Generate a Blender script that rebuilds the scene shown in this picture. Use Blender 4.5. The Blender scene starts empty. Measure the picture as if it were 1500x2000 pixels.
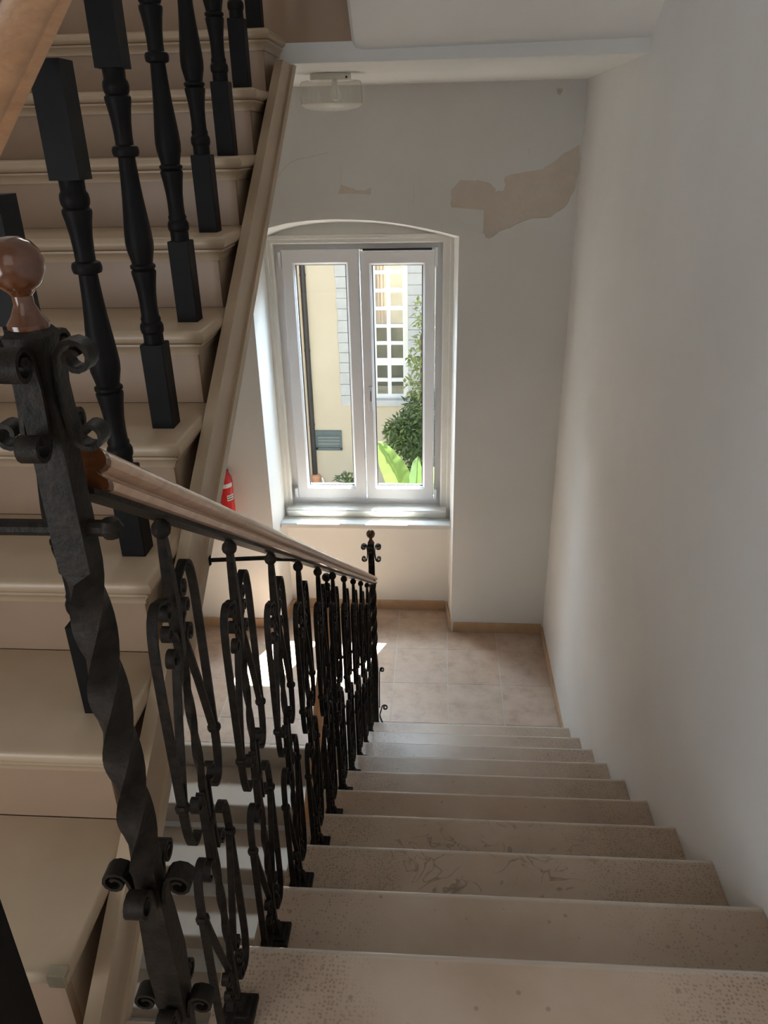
import bpy, bmesh, math, random
from mathutils import Vector, Matrix
from mathutils.geometry import delaunay_2d_cdt
random.seed(7)
SC = bpy.context.scene
COL = SC.collection
PI = math.pi

# ------------------------------------------------------------------ camera
CAM_LOC = (-0.75171, -4.62717, 3.17215)
PITCH, YAW, ROLL, FPX = 0.448318, -0.076346, -0.022420, 1507.08
def camera():
    cp, sp, cy, sy = math.cos(PITCH), math.sin(PITCH), math.cos(YAW), math.sin(YAW)
    f = Vector((sy*cp, cy*cp, -sp)); rt = Vector((cy, -sy, 0)); up = rt.cross(f)
    c, s = math.cos(ROLL), math.sin(ROLL)
    r2 = c*rt + s*up; u2 = -s*rt + c*up; b = -f
    m = Matrix(((r2.x, u2.x, b.x, CAM_LOC[0]), (r2.y, u2.y, b.y, CAM_LOC[1]), (r2.z, u2.z, b.z, CAM_LOC[2]), (0, 0, 0, 1)))
    cam = bpy.data.cameras.new('camera'); cam.lens = FPX/2000*36; cam.sensor_width = 36; cam.clip_start = 0.02
    o = bpy.data.objects.new('camera', cam); o.matrix_world = m; COL.objects.link(o); SC.camera = o
camera()

# ------------------------------------------------------------------ sky, sun, lights, exposure
W = bpy.data.worlds.new('sky'); SC.world = W; W.use_nodes = True
wn = W.node_tree.nodes; wl = W.node_tree.links
sky = wn.new('ShaderNodeTexSky'); sky.sky_type = 'NISHITA'; sky.sun_disc = False
sky.sun_elevation = math.radians(60); sky.sun_rotation = math.radians(22)
wl.new(sky.outputs[0], wn['Background'].inputs['Color']); wn['Background'].inputs['Strength'].default_value = 0.28

sun = bpy.data.lights.new('sun', 'SUN'); sun.energy = 84.0; sun.angle = math.radians(0.5); sun.color = (1.0, .95, .86)
so = bpy.data.objects.new('sun', sun); COL.objects.link(so)
so.rotation_euler = Vector((-.45, -1.0, -2.40)).to_track_quat('-Z', 'Y').to_euler(); so.location = (6, 14, 26)

def area(name, loc, direc, sx, sy, power, color):
    l = bpy.data.lights.new(name, 'AREA'); l.shape = 'RECTANGLE'; l.size = sx; l.size_y = sy; l.energy = power; l.color = color
    o = bpy.data.objects.new(name, l); COL.objects.link(o); o.location = loc
    o.rotation_euler = Vector(direc).to_track_quat('-Z', 'Y').to_euler()
    return o
# added fill lamps, all unseen, that brighten the stairwell
area('upper_fill', (-1.5, -0.25, 4.9), (0.0, -1, -0.35), 1.1, 1.6, 26, (1.0, .97, .92))  # added fill from above, no upstairs window is modelled
area('window_sky_boost', (-1.05, .85, 3.15), (-0.02, -1, -0.85), 1.5, .8, 250, (.68, .85, 1.0))  # added lamp boosting the sky light through the landing window
area('side_fill', (-2.55, -5.2, 2.75), (1, .16, .10), 1.4, 1.3, 27, (.90, .95, 1.0))  # added fill from the left for the right wall
area('rear_fill', (-1.0, -6.3, 4.2), (0, 1, -0.12), 1.6, 1.6, 5, (1.0, .95, .88))  # weak added fill from behind the camera

SC.view_settings.view_transform = 'Standard'; SC.view_settings.look = 'None'
SC.view_settings.exposure = 0.40; SC.view_settings.gamma = 1.0
SC.view_settings.use_curve_mapping = False

# ------------------------------------------------------------------ materials
def new_mat(name):
    m = bpy.data.materials.new(name); m.use_nodes = True
    return m, m.node_tree.nodes, m.node_tree.links, m.node_tree.nodes['Principled BSDF']
def noise(n, l, scale, detail=4, rough=.55, coord=None, dist=0.0):
    t = n.new('ShaderNodeTexNoise'); t.inputs['Scale'].default_value = scale
    t.inputs['Detail'].default_value = detail; t.inputs['Roughness'].default_value = rough; t.inputs['Distortion'].default_value = dist
    if coord: l.new(coord, t.inputs['Vector'])
    return t
def ramp(n, l, src, stops):
    r = n.new('ShaderNodeValToRGB'); e = r.color_ramp.elements
    while len(e) < len(stops): e.new(.5)
    for x, (p, c) in zip(e, stops): x.position = p; x.color = (*c, 1) if len(c) == 3 else c
    l.new(src, r.inputs[0]); return r
def coords(n): return n.new('ShaderNodeTexCoord').outputs['Object']
def bump(n, l, h, p, strength, dist=.01):
    b = n.new('ShaderNodeBump'); b.inputs['Strength'].default_value = strength; b.inputs['Distance'].default_value = dist
    l.new(h, b.inputs['Height']); l.new(b.outputs[0], p.inputs['Normal'])
def mixc(n, l, fac, a, b, mode='MIX'):
    m = n.new('ShaderNodeMix'); m.data_type = 'RGBA'; m.blend_type = mode
    for v, i in ((fac, 0), (a, 6), (b, 7)):
        if isinstance(v, (int, float)): m.inputs[i].default_value = v
        elif isinstance(v, tuple): m.inputs[i].default_value = (*v, 1)
        else: l.new(v, m.inputs[i])
    return m.outputs[2]
def math_n(n, l, op, a, b=None):
    m = n.new('ShaderNodeMath'); m.operation = op
    for v, i in ((a, 0), (b, 1)):
        if v is None: continue
        if isinstance(v, (int, float)): m.inputs[i].default_value = v
        else: l.new(v, m.inputs[i])
    return m.outputs[0]
def simple(name, c1, c2=None, scale=6, rough=.5, metal=0.0, b=0.0, bscale=60, spec=.5, coat=0.0):
    m, n, l, p = new_mat(name); co = coords(n)
    if c2:
        t = noise(n, l, scale, 5, .6, co); r = ramp(n, l, t.outputs[0], [(.32, c1), (.68, c2)]); l.new(r.outputs[0], p.inputs['Base Color'])
    else: p.inputs['Base Color'].default_value = (*c1, 1)
    p.inputs['Roughness'].default_value = rough; p.inputs['Metallic'].default_value = metal
    p.inputs['Specular IOR Level'].default_value = spec; p.inputs['Coat Weight'].default_value = coat; p.inputs['Coat Roughness'].default_value = .12
    if b: bump(n, l, noise(n, l, bscale, 5, .6, co).outputs[0], p, b)
    return m
MT = {}
MT['plaster'] = simple('white_plaster', (.755, .755, .74), (.81, .81, .80), 1.3, .75, b=.22, bscale=9, spec=.25)
MT['bare'] = simple('bare_plaster', (.66, .585, .51), (.72, .65, .575), 7, .9, b=.2, bscale=40, spec=.2)
MT['render'] = simple('outer_render', (.6, .55, .47), (.66, .6, .5), 5, .9)
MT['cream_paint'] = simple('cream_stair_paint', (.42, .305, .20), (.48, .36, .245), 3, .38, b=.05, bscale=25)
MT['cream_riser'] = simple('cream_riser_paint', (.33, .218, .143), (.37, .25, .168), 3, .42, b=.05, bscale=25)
MT['black_wood'] = simple('black_painted_wood', (.006, .0055, .0055), (.010, .009, .009), 20, .5, b=.04, bscale=60, spec=.12)
MT['iron'] = simple('wrought_iron', (.008, .0066, .0055), (.026, .0195, .0145), 45, .5, metal=.1, b=.18, bscale=130, spec=.14)
MT['pvc'] = simple('white_window_plastic', (.88, .89, .93), None, 1, .25)
MT['casing'] = simple('ivory_casing_paint', (.76, .745, .70), (.82, .81, .77), 6, .5, b=.08, bscale=30)
MT['sill'] = simple('pale_sill_stone', (.62, .62, .60), (.70, .69, .66), 9, .35, b=.05)
MT['skirting'] = simple('tan_skirting_tile', (.48, .31, .18), (.56, .385, .24), 9, .4, b=.05)
MT['grout'] = simple('pale_grout', (.60, .53, .47), (.52, .46, .41), 20, .8)
MT['chrome'] = simple('pale_metal', (.7, .7, .72), None, 1, .25, metal=.9)
MT['dark_metal'] = simple('dark_hinge_metal', (.05, .05, .055), None, 1, .4, metal=.7)
MT['red'] = simple('red_enamel', (.62, .022, .025), (.70, .03, .03), 3, .25)
MT['label_white'] = simple('white_label', (.78, .78, .76), None, 1, .45)
MT['rubber'] = simple('black_rubber', (.015, .015, .015), None, 1, .5)
MT['facade'] = simple('cream_facade_render', (.60, .52, .385), (.65, .575, .44), 1.2, .9, b=.1, bscale=20)
MT['quoin'] = simple('grey_white_quoin_stone', (.50, .51, .50), (.58, .59, .58), 6, .8, b=.15, bscale=18)
MT['white_wood'] = simple('white_painted_wood', (.82, .83, .81), None, 1, .5)
MT['pipe'] = simple('dark_drainpipe', (.05, .042, .038), (.028, .03, .033), 3, .5)
MT['vent'] = simple('slate_green_metal', (.09, .13, .14), (.12, .165, .17), 6, .5)
MT['terracotta'] = simple('terracotta', (.62, .30, .17), (.70, .37, .22), 9, .8)
MT['peach'] = simple('peach_reflection', (.40, .27, .18), (.34, .235, .165), 5, .9)  # stands in for the peach tint the upper panes reflect
MT['dim_room'] = simple('dim_room', (.40, .42, .38), (.55, .54, .46), 3, .9)
MT['bark'] = simple('bark', (.10, .07, .045), (.17, .12, .08), 9, .9, b=.4)
MT['ground'] = simple('yard_gravel', (.15, .135, .11), (.11, .10, .08), 4, .95, b=.3)
MT['lamp_base'] = simple('ivory_lamp_base', (.80, .78, .70), None, 1, .4)
MT['nub'] = simple('bare_grey_wood', (.30, .25, .17), (.40, .33, .23), 15, .8)

def leaf_mat(name, c1, c2, trans):
    m, n, l, p = new_mat(name)
    info = n.new('ShaderNodeNewGeometry')
    r = ramp(n, l, info.outputs['Random Per Island'], [(0, c1), (1, c2)])
    l.new(r.outputs[0], p.inputs['Base Color']); p.inputs['Roughness'].default_value = .35
    tr = n.new('ShaderNodeBsdfTranslucent'); l.new(r.outputs[0], tr.inputs['Color'])
    ms = n.new('ShaderNodeMixShader'); ms.inputs[0].default_value = trans
    l.new(p.outputs[0], ms.inputs[1]); l.new(tr.outputs[0], ms.inputs[2]); l.new(ms.outputs[0], n['Material Output'].inputs['Surface'])
    return m
MT['leaf'] = leaf_mat('tree_leaf', (.05, .10, .04), (.24, .33, .13), .35)
MT['leaf_light'] = leaf_mat('young_leaf', (.20, .27, .10), (.42, .48, .20), .4)
MT['banana'] = leaf_mat('banana_leaf', (.11, .20, .07), (.19, .29, .06), .34)

def glass_mat(name, tint, ior=1.45):
    m, n, l, p = new_mat(name); n.remove(p)
    t = n.new('ShaderNodeBsdfTransparent'); t.inputs[0].default_value = (*tint, 1)
    g = n.new('ShaderNodeBsdfGlossy'); g.inputs['Roughness'].default_value = .02
    lw = n.new('ShaderNodeLayerWeight'); lw.inputs[0].default_value = .5
    f0 = ((ior-1)/(ior+1))**2
    fr = math_n(n, l, 'ADD', math_n(n, l, 'MULTIPLY', math_n(n, l, 'POWER', lw.outputs['Facing'], 5.0), 1-f0), f0)
    ms = n.new('ShaderNodeMixShader'); l.new(fr, ms.inputs[0]); l.new(t.outputs[0], ms.inputs[1]); l.new(g.outputs[0], ms.inputs[2])
    l.new(ms.outputs[0], n['Material Output'].inputs['Surface']); return m
MT['glass'] = glass_mat('window_glass', (.93, .95, .95))
def lamp_glass(frost=.10):
    m = glass_mat('ribbed_lamp_glass', (.96, .96, .94), 1.55); n = m.node_tree.nodes; l = m.node_tree.links
    src = n['Material Output'].inputs['Surface'].links[0].from_socket
    d = n.new('ShaderNodeBsdfTranslucent'); d.inputs[0].default_value = (.92, .92, .88, 1)
    d2 = n.new('ShaderNodeBsdfDiffuse'); d2.inputs[0].default_value = (.92, .92, .88, 1)
    a = n.new('ShaderNodeMixShader'); a.inputs[0].default_value = .5; l.new(d.outputs[0], a.inputs[1]); l.new(d2.outputs[0], a.inputs[2])
    b = n.new('ShaderNodeMixShader'); b.inputs[0].default_value = frost; l.new(src, b.inputs[1]); l.new(a.outputs[0], b.inputs[2])
    l.new(b.outputs[0], n['Material Output'].inputs['Surface']); return m
MT['lamp_glass'] = lamp_glass()
MT['lamp_frost'] = lamp_glass(.45)

def wood_mat(name, dark, light, rough, axis_scale, coat=.4):
    m, n, l, p = new_mat(name); co = coords(n)
    mp = n.new('ShaderNodeMapping'); mp.inputs['Scale'].default_value = axis_scale; l.new(co, mp.inputs[0])
    t = noise(n, l, 1, 6, .62, mp.outputs[0], .6)
    r = ramp(n, l, t.outputs[0], [(.28, dark), (.5, tuple((a+b)/2 for a, b in zip(dark, light))), (.72, light)])
    l.new(r.outputs[0], p.inputs['Base Color']); p.inputs['Roughness'].default_value = rough; p.inputs['Coat Weight'].default_value = coat; p.inputs['Coat Roughness'].default_value = .15
    return m
MT['rail_wood'] = wood_mat('varnished_rail_wood', (.40, .235, .15), (.58, .38, .25), .32, (70, 6, 60))
MT['rail_orange'] = wood_mat('varnished_orange_rail_wood', (.50, .235, .10), (.68, .36, .17), .28, (60, 5, 50))
MT['ball_wood'] = wood_mat('dark_varnished_ball_wood', (.075, .024, .009), (.13, .045, .017), .16, (40, 40, 90), .35)

def stone_mat(name, scuff, hammer):
    m, n, l, p = new_mat(name); co = coords(n)
    oi = n.new('ShaderNodeObjectInfo')
    off = n.new('ShaderNodeVectorMath'); off.operation = 'ADD'
    cx = n.new('ShaderNodeCombineXYZ'); l.new(math_n(n, l, 'MULTIPLY', oi.outputs['Random'], 37.0), cx.inputs[1]); l.new(math_n(n, l, 'MULTIPLY', oi.outputs['Random'], 91.0), cx.inputs[2])
    l.new(co, off.inputs[0]); l.new(cx.outputs[0], off.inputs[1]); v = off.outputs[0]
    base = ramp(n, l, noise(n, l, 3.5, 6, .6, v).outputs[0], [(.3, (.46, .345, .255)), (.55, (.55, .43, .33)), (.75, (.61, .495, .395))]).outputs[0]
    # bush-hammered pits toward both ends of the tread
    sx = n.new('ShaderNodeSeparateXYZ'); l.new(co, sx.inputs[0])
    ax = math_n(n, l, 'ABSOLUTE', math_n(n, l, 'ADD', sx.outputs[0], .03))
    wob = math_n(n, l, 'MULTIPLY', math_n(n, l, 'SUBTRACT', noise(n, l, 6, 3, .5, v).outputs[0], .5), .35)
    mr = n.new('ShaderNodeMapRange'); mr.interpolation_type = 'SMOOTHSTEP'
    mr.inputs['From Min'].default_value = .16; mr.inputs['From Max'].default_value = .46
    l.new(math_n(n, l, 'ADD', ax, wob), mr.inputs['Value'])
    vo = n.new('ShaderNodeTexVoronoi'); vo.inputs['Scale'].default_value = 122; vo.inputs['Randomness'].default_value = .62; l.new(v, vo.inputs['Vector'])
    pit = ramp(n, l, vo.outputs['Distance'], [(.18, (1, 1, 1)), (.42, (0, 0, 0))]).outputs[0]
    gate = ramp(n, l, noise(n, l, 26, 2, .5, v).outputs[0], [(.25, (0, 0, 0)), (.50, (1, 1, 1))]).outputs[0]
    pm = math_n(n, l, 'MULTIPLY', math_n(n, l, 'MULTIPLY', pit, mr.outputs[0]), math_n(n, l, 'MULTIPLY', gate, hammer))
    col = mixc(n, l, math_n(n, l, 'MULTIPLY', pm, .8), base, (.19, .13, .09))
    col = mixc(n, l, math_n(n, l, 'MULTIPLY', mr.outputs[0], .42), col, (.33, .225, .155))
    # sparse dark specks
    v2 = n.new('ShaderNodeTexVoronoi'); v2.inputs['Scale'].default_value = 17; l.new(v, v2.inputs['Vector'])
    sp = ramp(n, l, v2.outputs['Distance'], [(.05, (1, 1, 1)), (.11, (0, 0, 0))]).outputs[0]
    col = mixc(n, l, math_n(n, l, 'MULTIPLY', sp, .45), col, (.15, .11, .08))
    if scuff:
        ns = noise(n, l, 13, 2, .45, v, 1.2)
        band = ramp(n, l, ns.outputs[0], [(.475, (0, 0, 0)), (.505, (1, 1, 1)), (.535, (0, 0, 0))]).outputs[0]
        g2 = ramp(n, l, noise(n, l, 11, 2, .5, v).outputs[0], [(.46, (0, 0, 0)), (.56, (1, 1, 1))]).outputs[0]
        inv = math_n(n, l, 'SUBTRACT', 1.0, mr.outputs[0])
        col = mixc(n, l, math_n(n, l, 'MULTIPLY', math_n(n, l, 'MULTIPLY', band, g2), math_n(n, l, 'MULTIPLY', inv, scuff)), col, (.16, .115, .085))
    l.new(col, p.inputs['Base Color']); p.inputs['Specular IOR Level'].default_value = .5
    # worn gloss along the nosing, plus a lighter tint painting in the window highlight
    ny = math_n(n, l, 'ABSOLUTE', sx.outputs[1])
    worn = ramp(n, l, ny, [(.008, (1, 1, 1)), (.022, (0, 0, 0))]).outputs[0]  # mask for both the gloss and the painted highlight
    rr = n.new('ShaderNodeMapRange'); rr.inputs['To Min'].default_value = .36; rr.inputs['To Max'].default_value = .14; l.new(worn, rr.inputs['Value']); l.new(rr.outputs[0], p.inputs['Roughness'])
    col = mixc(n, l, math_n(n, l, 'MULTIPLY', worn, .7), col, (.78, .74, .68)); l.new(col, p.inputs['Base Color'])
    hsum = math_n(n, l, 'SUBTRACT', math_n(n, l, 'MULTIPLY', noise(n, l, 40, 4, .6, v).outputs[0], .3), pm)
    bump(n, l, hsum, p, .22, .004)
    return m
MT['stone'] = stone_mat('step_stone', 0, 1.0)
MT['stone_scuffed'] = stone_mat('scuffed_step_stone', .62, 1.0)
MT['stone_pale'] = simple('pale_lower_stone', (.50, .41, .33), (.58, .49, .40), 4, .4, b=.06, bscale=35)
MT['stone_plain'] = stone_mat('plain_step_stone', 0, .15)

def tile_mat():
    m, n, l, p = new_mat('beige_floor_tile'); co = coords(n); oi = n.new('ShaderNodeObjectInfo')
    a = ramp(n, l, oi.outputs['Random'], [(0, (.50, .36, .27)), (.5, (.55, .425, .335)), (1, (.49, .37, .30))]).outputs[0]
    nz = ramp(n, l, noise(n, l, 9, 6, .65, co).outputs[0], [(.28, (.74, .70, .66)), (.5, (.97, .96, .95)), (.72, (1.12, 1.12, 1.12))]).outputs[0]
    l.new(mixc(n, l, 1.0, a, nz, 'MULTIPLY'), p.inputs['Base Color']); p.inputs['Roughness'].default_value = .33
    bump(n, l, noise(n, l, 30, 4, .6, co).outputs[0], p, .06, .004)
    return m
MT['tile'] = tile_mat()

# ------------------------------------------------------------------ mesh helpers
class MB:
    def __init__(s): s.v = []; s.f = []
    def add(s, vs, fs):
        o = len(s.v); s.v += [tuple(x) for x in vs]; s.f += [tuple(i+o for i in f) for f in fs]; return s
    def box(s, x0, x1, y0, y1, z0, z1):
        v = [(x, y, z) for x in (x0, x1) for y in (y0, y1) for z in (z0, z1)]
        return s.add(v, [(0, 1, 3, 2), (4, 6, 7, 5), (0, 4, 5, 1), (2, 3, 7, 6), (0, 2, 6, 4), (1, 5, 7, 3)])
    def cbox(s, x0, x1, y0, y1, z0, z1, c=.004):       # box with chamfered vertical and top edges
        a = [(x0+c, y0), (x1-c, y0), (x1, y0+c), (x1, y1-c), (x1-c, y1), (x0+c, y1), (x0, y1-c), (x0, y0+c)]
        b = [(x0+2*c, y0+c), (x1-2*c, y0+c), (x1-c, y0+2*c), (x1-c, y1-2*c), (x1-2*c, y1-c), (x0+2*c, y1-c), (x0+c, y1-2*c), (x0+c, y0+2*c)]
        return s.rings([[(x, y, z0) for x, y in a], [(x, y, z1-c) for x, y in a], [(x, y, z1) for x, y in b]])
    def rings(s, R, closed=True, caps=True):
        n = len(R[0]); vs = [p for r in R for p in r]; fs = []
        for i in range(len(R)-1):
            for j in range(n if closed else n-1):
                k = (j+1) % n; fs.append((i*n+j, i*n+k, (i+1)*n+k, (i+1)*n+j))
        if caps and closed: fs.append(tuple(range(n-1, -1, -1))); fs.append(tuple((len(R)-1)*n+j for j in range(n)))
        return s.add(vs, fs)
    def prism_x(s, prof, x0, x1): return s.rings([[(x0, y, z) for y, z in prof], [(x1, y, z) for y, z in prof]])
    def prism_y(s, prof, y0, y1): return s.rings([[(x, y0, z) for x, z in prof], [(x, y1, z) for x, z in prof]])
    def slope(s, prof, x, y0, z0, y1, z1):                # profile (x, z) extruded along a rising line, ends cut vertical
        return s.rings([[(x+a, y0, z0+b) for a, b in prof], [(x+a, y1, z1+b) for a, b in prof]])
    def lathe(s, c, prof, n=16):
        R = [[(c[0]+r*math.cos(2*PI*j/n), c[1]+r*math.sin(2*PI*j/n), c[2]+z) for j in range(n)] for r, z in prof]
        return s.rings(R)
    def tube(s, pts, r, n=8):
        P = [Vector(p) for p in pts]; R = []; up = None
        for i, p in enumerate(P):
            d = (P[min(i+1, len(P)-1)]-P[max(i-1, 0)]).normalized()
            if up is None: up = d.orthogonal().normalized()
            up = (up-d*up.dot(d)).normalized(); q = d.cross(up)
            rr = r[i] if isinstance(r, (list, tuple)) else r
            R.append([tuple(p+rr*(math.cos(2*PI*j/n)*up+math.sin(2*PI*j/n)*q)) for j in range(n)])
        return s.rings(R)
    def strap(s, path, w, th, c=(0, 0, 0), ang=0.0):      # flat bar bent in its plane (t, z); width w across the plane
        n = len(path); R = []; ca, sa = math.cos(ang), math.sin(ang)
        for i, (t, z) in enumerate(path):
            a = path[max(i-1, 0)]; b = path[min(i+1, n-1)]
            dx, dz = b[0]-a[0], b[1]-a[1]; L = math.hypot(dx, dz) or 1e-9; nx, nz = -dz/L, dx/L
            ring = []
            for u, k in ((-w/2, -th/2), (w/2, -th/2), (w/2, th/2), (-w/2, th/2)):
                tt, zz = t+nx*k, z+nz*k
                ring.append((c[0]+u*ca+tt*-sa, c[1]+u*sa+tt*ca, c[2]+zz))
            R.append(ring)
        return s.rings(R)
    def twist(s, c, secs, n=4):                            # square bar: (z, half size, angle)
        R = [[(c[0]+h*1.3*math.cos(a+PI/4+2*PI*j/n), c[1]+h*1.3*math.sin(a+PI/4+2*PI*j/n), c[2]+z) for j in range(n)] for z, h, a in secs]
        return s.rings(R)
    def mesh(s, name, org=(0, 0, 0), sharp=35):
        me = bpy.data.meshes.new(name)
        me.from_pydata([(x-org[0], y-org[1], z-org[2]) for x, y, z in s.v], [], s.f)
        bm = bmesh.new(); bm.from_mesh(me); bmesh.ops.recalc_face_normals(bm, faces=bm.faces)
        for f in bm.faces: f.smooth = True
        for e in bm.edges:
            if len(e.link_faces) != 2 or e.calc_face_angle(0) > math.radians(sharp): e.smooth = False
        bm.to_mesh(me); bm.free(); return me
WORLD = {}
def obj(name, mb, mat, parent=None, org=None, mesh=None):
    base = WORLD.get(parent.name, Vector()) if parent else Vector()
    org = Vector(org) if org is not None else Vector(base)
    me = mesh or mb.mesh(name, org)
    if mat and not me.materials: me.materials.append(MT[mat])
    o = bpy.data.objects.new(name, me); COL.objects.link(o); o.parent = parent; o.location = org-base
    WORLD[o.name] = org; return o
def tag(o, label=None, cat=None, group=None, kind=None):
    for k, v in (('label', label), ('category', cat), ('group', group), ('kind', kind)):
        if v: o[k] = v
    return o
def thing(name, label, cat, loc, group=None, kind=None):
    o = bpy.data.objects.new(name, None); o.empty_display_size = .05; COL.objects.link(o); o.location = loc
    WORLD[o.name] = Vector(loc); return tag(o, label, cat, group, kind)
def struct(name, mb, mat, label=None, cat=None, org=(0, 0, 0)):
    return tag(obj(name, mb, mat, None, org), label, cat, None, 'structure')
def copy_tree(o, parent=None, loc=None):
    c = o.copy(); COL.objects.link(c); c.parent = parent
    if loc is not None: c.location = loc
    for ch in o.children: copy_tree(ch, c)
    return c
def crom(P, n=6):
    out = []
    for i in range(len(P)-1):
        p0, p1, p2, p3 = P[max(i-1, 0)], P[i], P[i+1], P[min(i+2, len(P)-1)]
        for k in range(n):
            t = k/n
            out.append(tuple(.5*((2*b)+(-a+c)*t+(2*a-5*b+4*c-d)*t*t+(-a+3*b-3*c+d)*t**3) for a, b, c, d in zip(p0, p1, p2, p3)))
    out.append(tuple(P[-1])); return out
def spiral(c, r0, r1, a0, a1, n=14):
    return [(c[0]+(r0+(r1-r0)*i/n)*math.cos(math.radians(a0+(a1-a0)*i/n)), c[1]+(r0+(r1-r0)*i/n)*math.sin(math.radians(a0+(a1-a0)*i/n))) for i in range(n+1)]

# ------------------------------------------------------------------ key dimensions
R1, G1, Y1 = .175, .2744, -1.1718            # stone flight rise, going, y of the lowest nosing
FL = 1.75                                     # floor the camera stands on
XL = -1.15                                    # open edge of the stone flight
XW = -1.333                                   # nosing ends of the wooden flight
R2, G2, YI, ZI = .1924, .2826, -3.879, 1.986  # wooden flight
XLEFT = -2.62; YB = -1.315; HC = 3.44
NX0, NX1 = -1.865, -.645                      # window niche at the wall face
DX0, DX1, DY = -1.828, -.668, .31             # and at the window
ARCH = [(-1.865, 2.692), (-1.73, 2.737), (-1.624, 2.760), (-1.506, 2.772), (-1.375, 2.777), (-1.243, 2.774), (-1.14, 2.768), (-1.04, 2.757), (-.94, 2.742), (-.838, 2.722), (-.74, 2.700), (-.645, 2.676)]

# ------------------------------------------------------------------ walls
def smooth_jag(P, amp, n, seed):
    rnd = random.Random(seed); out = []
    for i in range(len(P)):
        a, b = P[i], P[(i+1) % len(P)]
        for k in range(n):
            t = k/n; j = 0 if k == 0 else amp
            out.append((a[0]+(b[0]-a[0])*t+rnd.uniform(-j, j), a[1]+(b[1]-a[1])*t+rnd.uniform(-j, j)))
    return out
PEEL = [
    [(-0.697, 2.917), (-0.647, 2.968), (-0.572, 2.965), (-0.544, 2.967), (-0.473, 2.945), (-0.449, 2.905), (-0.402, 2.918), (-0.40, 2.982), (-0.282, 3.006), (-0.20, 3.017), (-0.153, 3.046), (-0.096, 3.091), (-0.012, 3.134), (-0.004, 3.013), (-0.018, 2.937), (-0.031, 2.891), (-0.062, 2.828), (-0.141, 2.771), (-0.24, 2.767), (-0.351, 2.726), (-0.392, 2.71), (-0.476, 2.662), (-0.52, 2.693), (-0.593, 2.721), (-0.666, 2.763), (-0.689, 2.817)],
    [(-1.307, 2.959), (-1.237, 2.937), (-1.174, 2.923), (-1.131, 2.935), (-1.146, 2.898), (-1.21, 2.886), (-1.267, 2.90), (-1.324, 2.907)],
    [(-0.929, 2.86), (-0.912, 2.873), (-0.898, 2.847), (-0.904, 2.766), (-0.933, 2.760), (-0.941, 2.807)],
    [(-0.157, 3.392), (-0.14, 3.408), (-0.123, 3.393), (-0.132, 3.37), (-0.151, 3.373)],
]
def inside(p, poly):
    c = False; n = len(poly)
    for i in range(n):
        (x1, y1), (x2, y2) = poly[i], poly[(i+1) % n]
        if (y1 > p[1]) != (y2 > p[1]) and p[0] < (x2-x1)*(p[1]-y1)/(y2-y1)+x1: c = not c
    return c
def sheet(outer, holes, y0, y1):
    """flat wall layer with real holes, thickness y0..y1"""
    V, F = [], []
    for loop in [outer]+holes:
        o = len(V); V += [Vector(p) for p in loop]; F.append(list(range(o, o+len(loop))))
    E = [(l[i], l[(i+1) % len(l)]) for l in F for i in range(len(l))]
    vs, es, fs, *_ = delaunay_2d_cdt(V, E, [], 0, 1e-6)
    m = MB(); n = len(vs)
    keep = []
    for f in fs:
        c = (sum(vs[i].x for i in f)/len(f), sum(vs[i].y for i in f)/len(f))
        if inside(c, outer) and not any(inside(c, h) for h in holes): keep.append(tuple(f))
    edge = {}
    for f in keep:
        for i in range(len(f)):
            a, b = f[i], f[(i+1) % len(f)]; edge[(a, b)] = 1
    side = [(a, b, b+n, a+n) for (a, b) in edge if (b, a) not in edge]
    m.add([(v.x, y0, v.y) for v in vs]+[(v.x, y1, v.y) for v in vs], [tuple(reversed(f)) for f in keep]+[tuple(i+n for i in f) for f in keep]+side)
    return m
ZB, ZT = -2.2, 7.0
wall_outline = [(XLEFT-.2, ZB), (NX0, ZB), (NX0, 0.0)]+ARCH+[(NX1, 0.0), (NX1, ZB), (.2, ZB), (.2, ZT), (XLEFT-.2, ZT)]
wb = struct('wall_back', sheet(wall_outline, [smooth_jag(p, .006, 3, i) for i, p in enumerate(PEEL)], 0.0, .004), 'plaster')
obj('bare_plaster', sheet(wall_outline, [], .0045, .08), 'bare', wb)
# reveals and arch soffit of the niche
m = MB()
front = [(NX0, -.02)]+ARCH+[(NX1, -.02)]
deep = [(DX0, -.02)]+[(DX0+(x-NX0)/(NX1-NX0)*(DX1-DX0), z-.042) for x, z in ARCH]+[(DX1, -.02)]
R = [[(x, .0, z) for x, z in front], [(x, DY, z) for x, z in deep]]
out = [[(x+(-.15 if x < -1.25 else .15)*(1 if i in (0, len(front)-1) or i == 1 or i == len(front)-2 else 0), y, z+(.15 if 0 < i < len(front)-1 else 0)) for i, (x, y, z) in enumerate(r)] for r in R]
m.rings(R, closed=False, caps=False)
k = len(m.v); m.rings([[(x, y+.005, z) for x, y, z in out[0]], out[1]], closed=False, caps=False)
n = len(front)
for a, b in ((0, k), (n, k+n)):
    for i in range(n-1): m.f.append((a+i, a+i+1, b+i+1, b+i))
m.f.append((0, n, k+n, k)); m.f.append((n-1, k+n-1, k+2*n-1, 2*n-1))
obj('niche_reveal', m, 'plaster', wb)
obj('parapet', MB().box(-1.95, -.55, .28, .46, -2.2, .70), 'plaster', wb)
m = MB(); m.box(-3.2, -1.80, .40, .46, .70, 3.0).box(-.665, .3, .40, .46, .70, 3.0).box(-3.2, .3, .40, .46, 2.70, 6.9).box(-3.2, -1.95, .09, .46, -2.2, .70).box(-.55, .3, .09, .46, -2.2, .70).box(-3.2, -1.99, .09, .40, .70, 3.0).box(-.51, .3, .09, .40, .70, 3.0).box(-3.2, .3, .09, .40, 3.0, 6.9)
obj('outer_masonry', m, 'render', wb)
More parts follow.
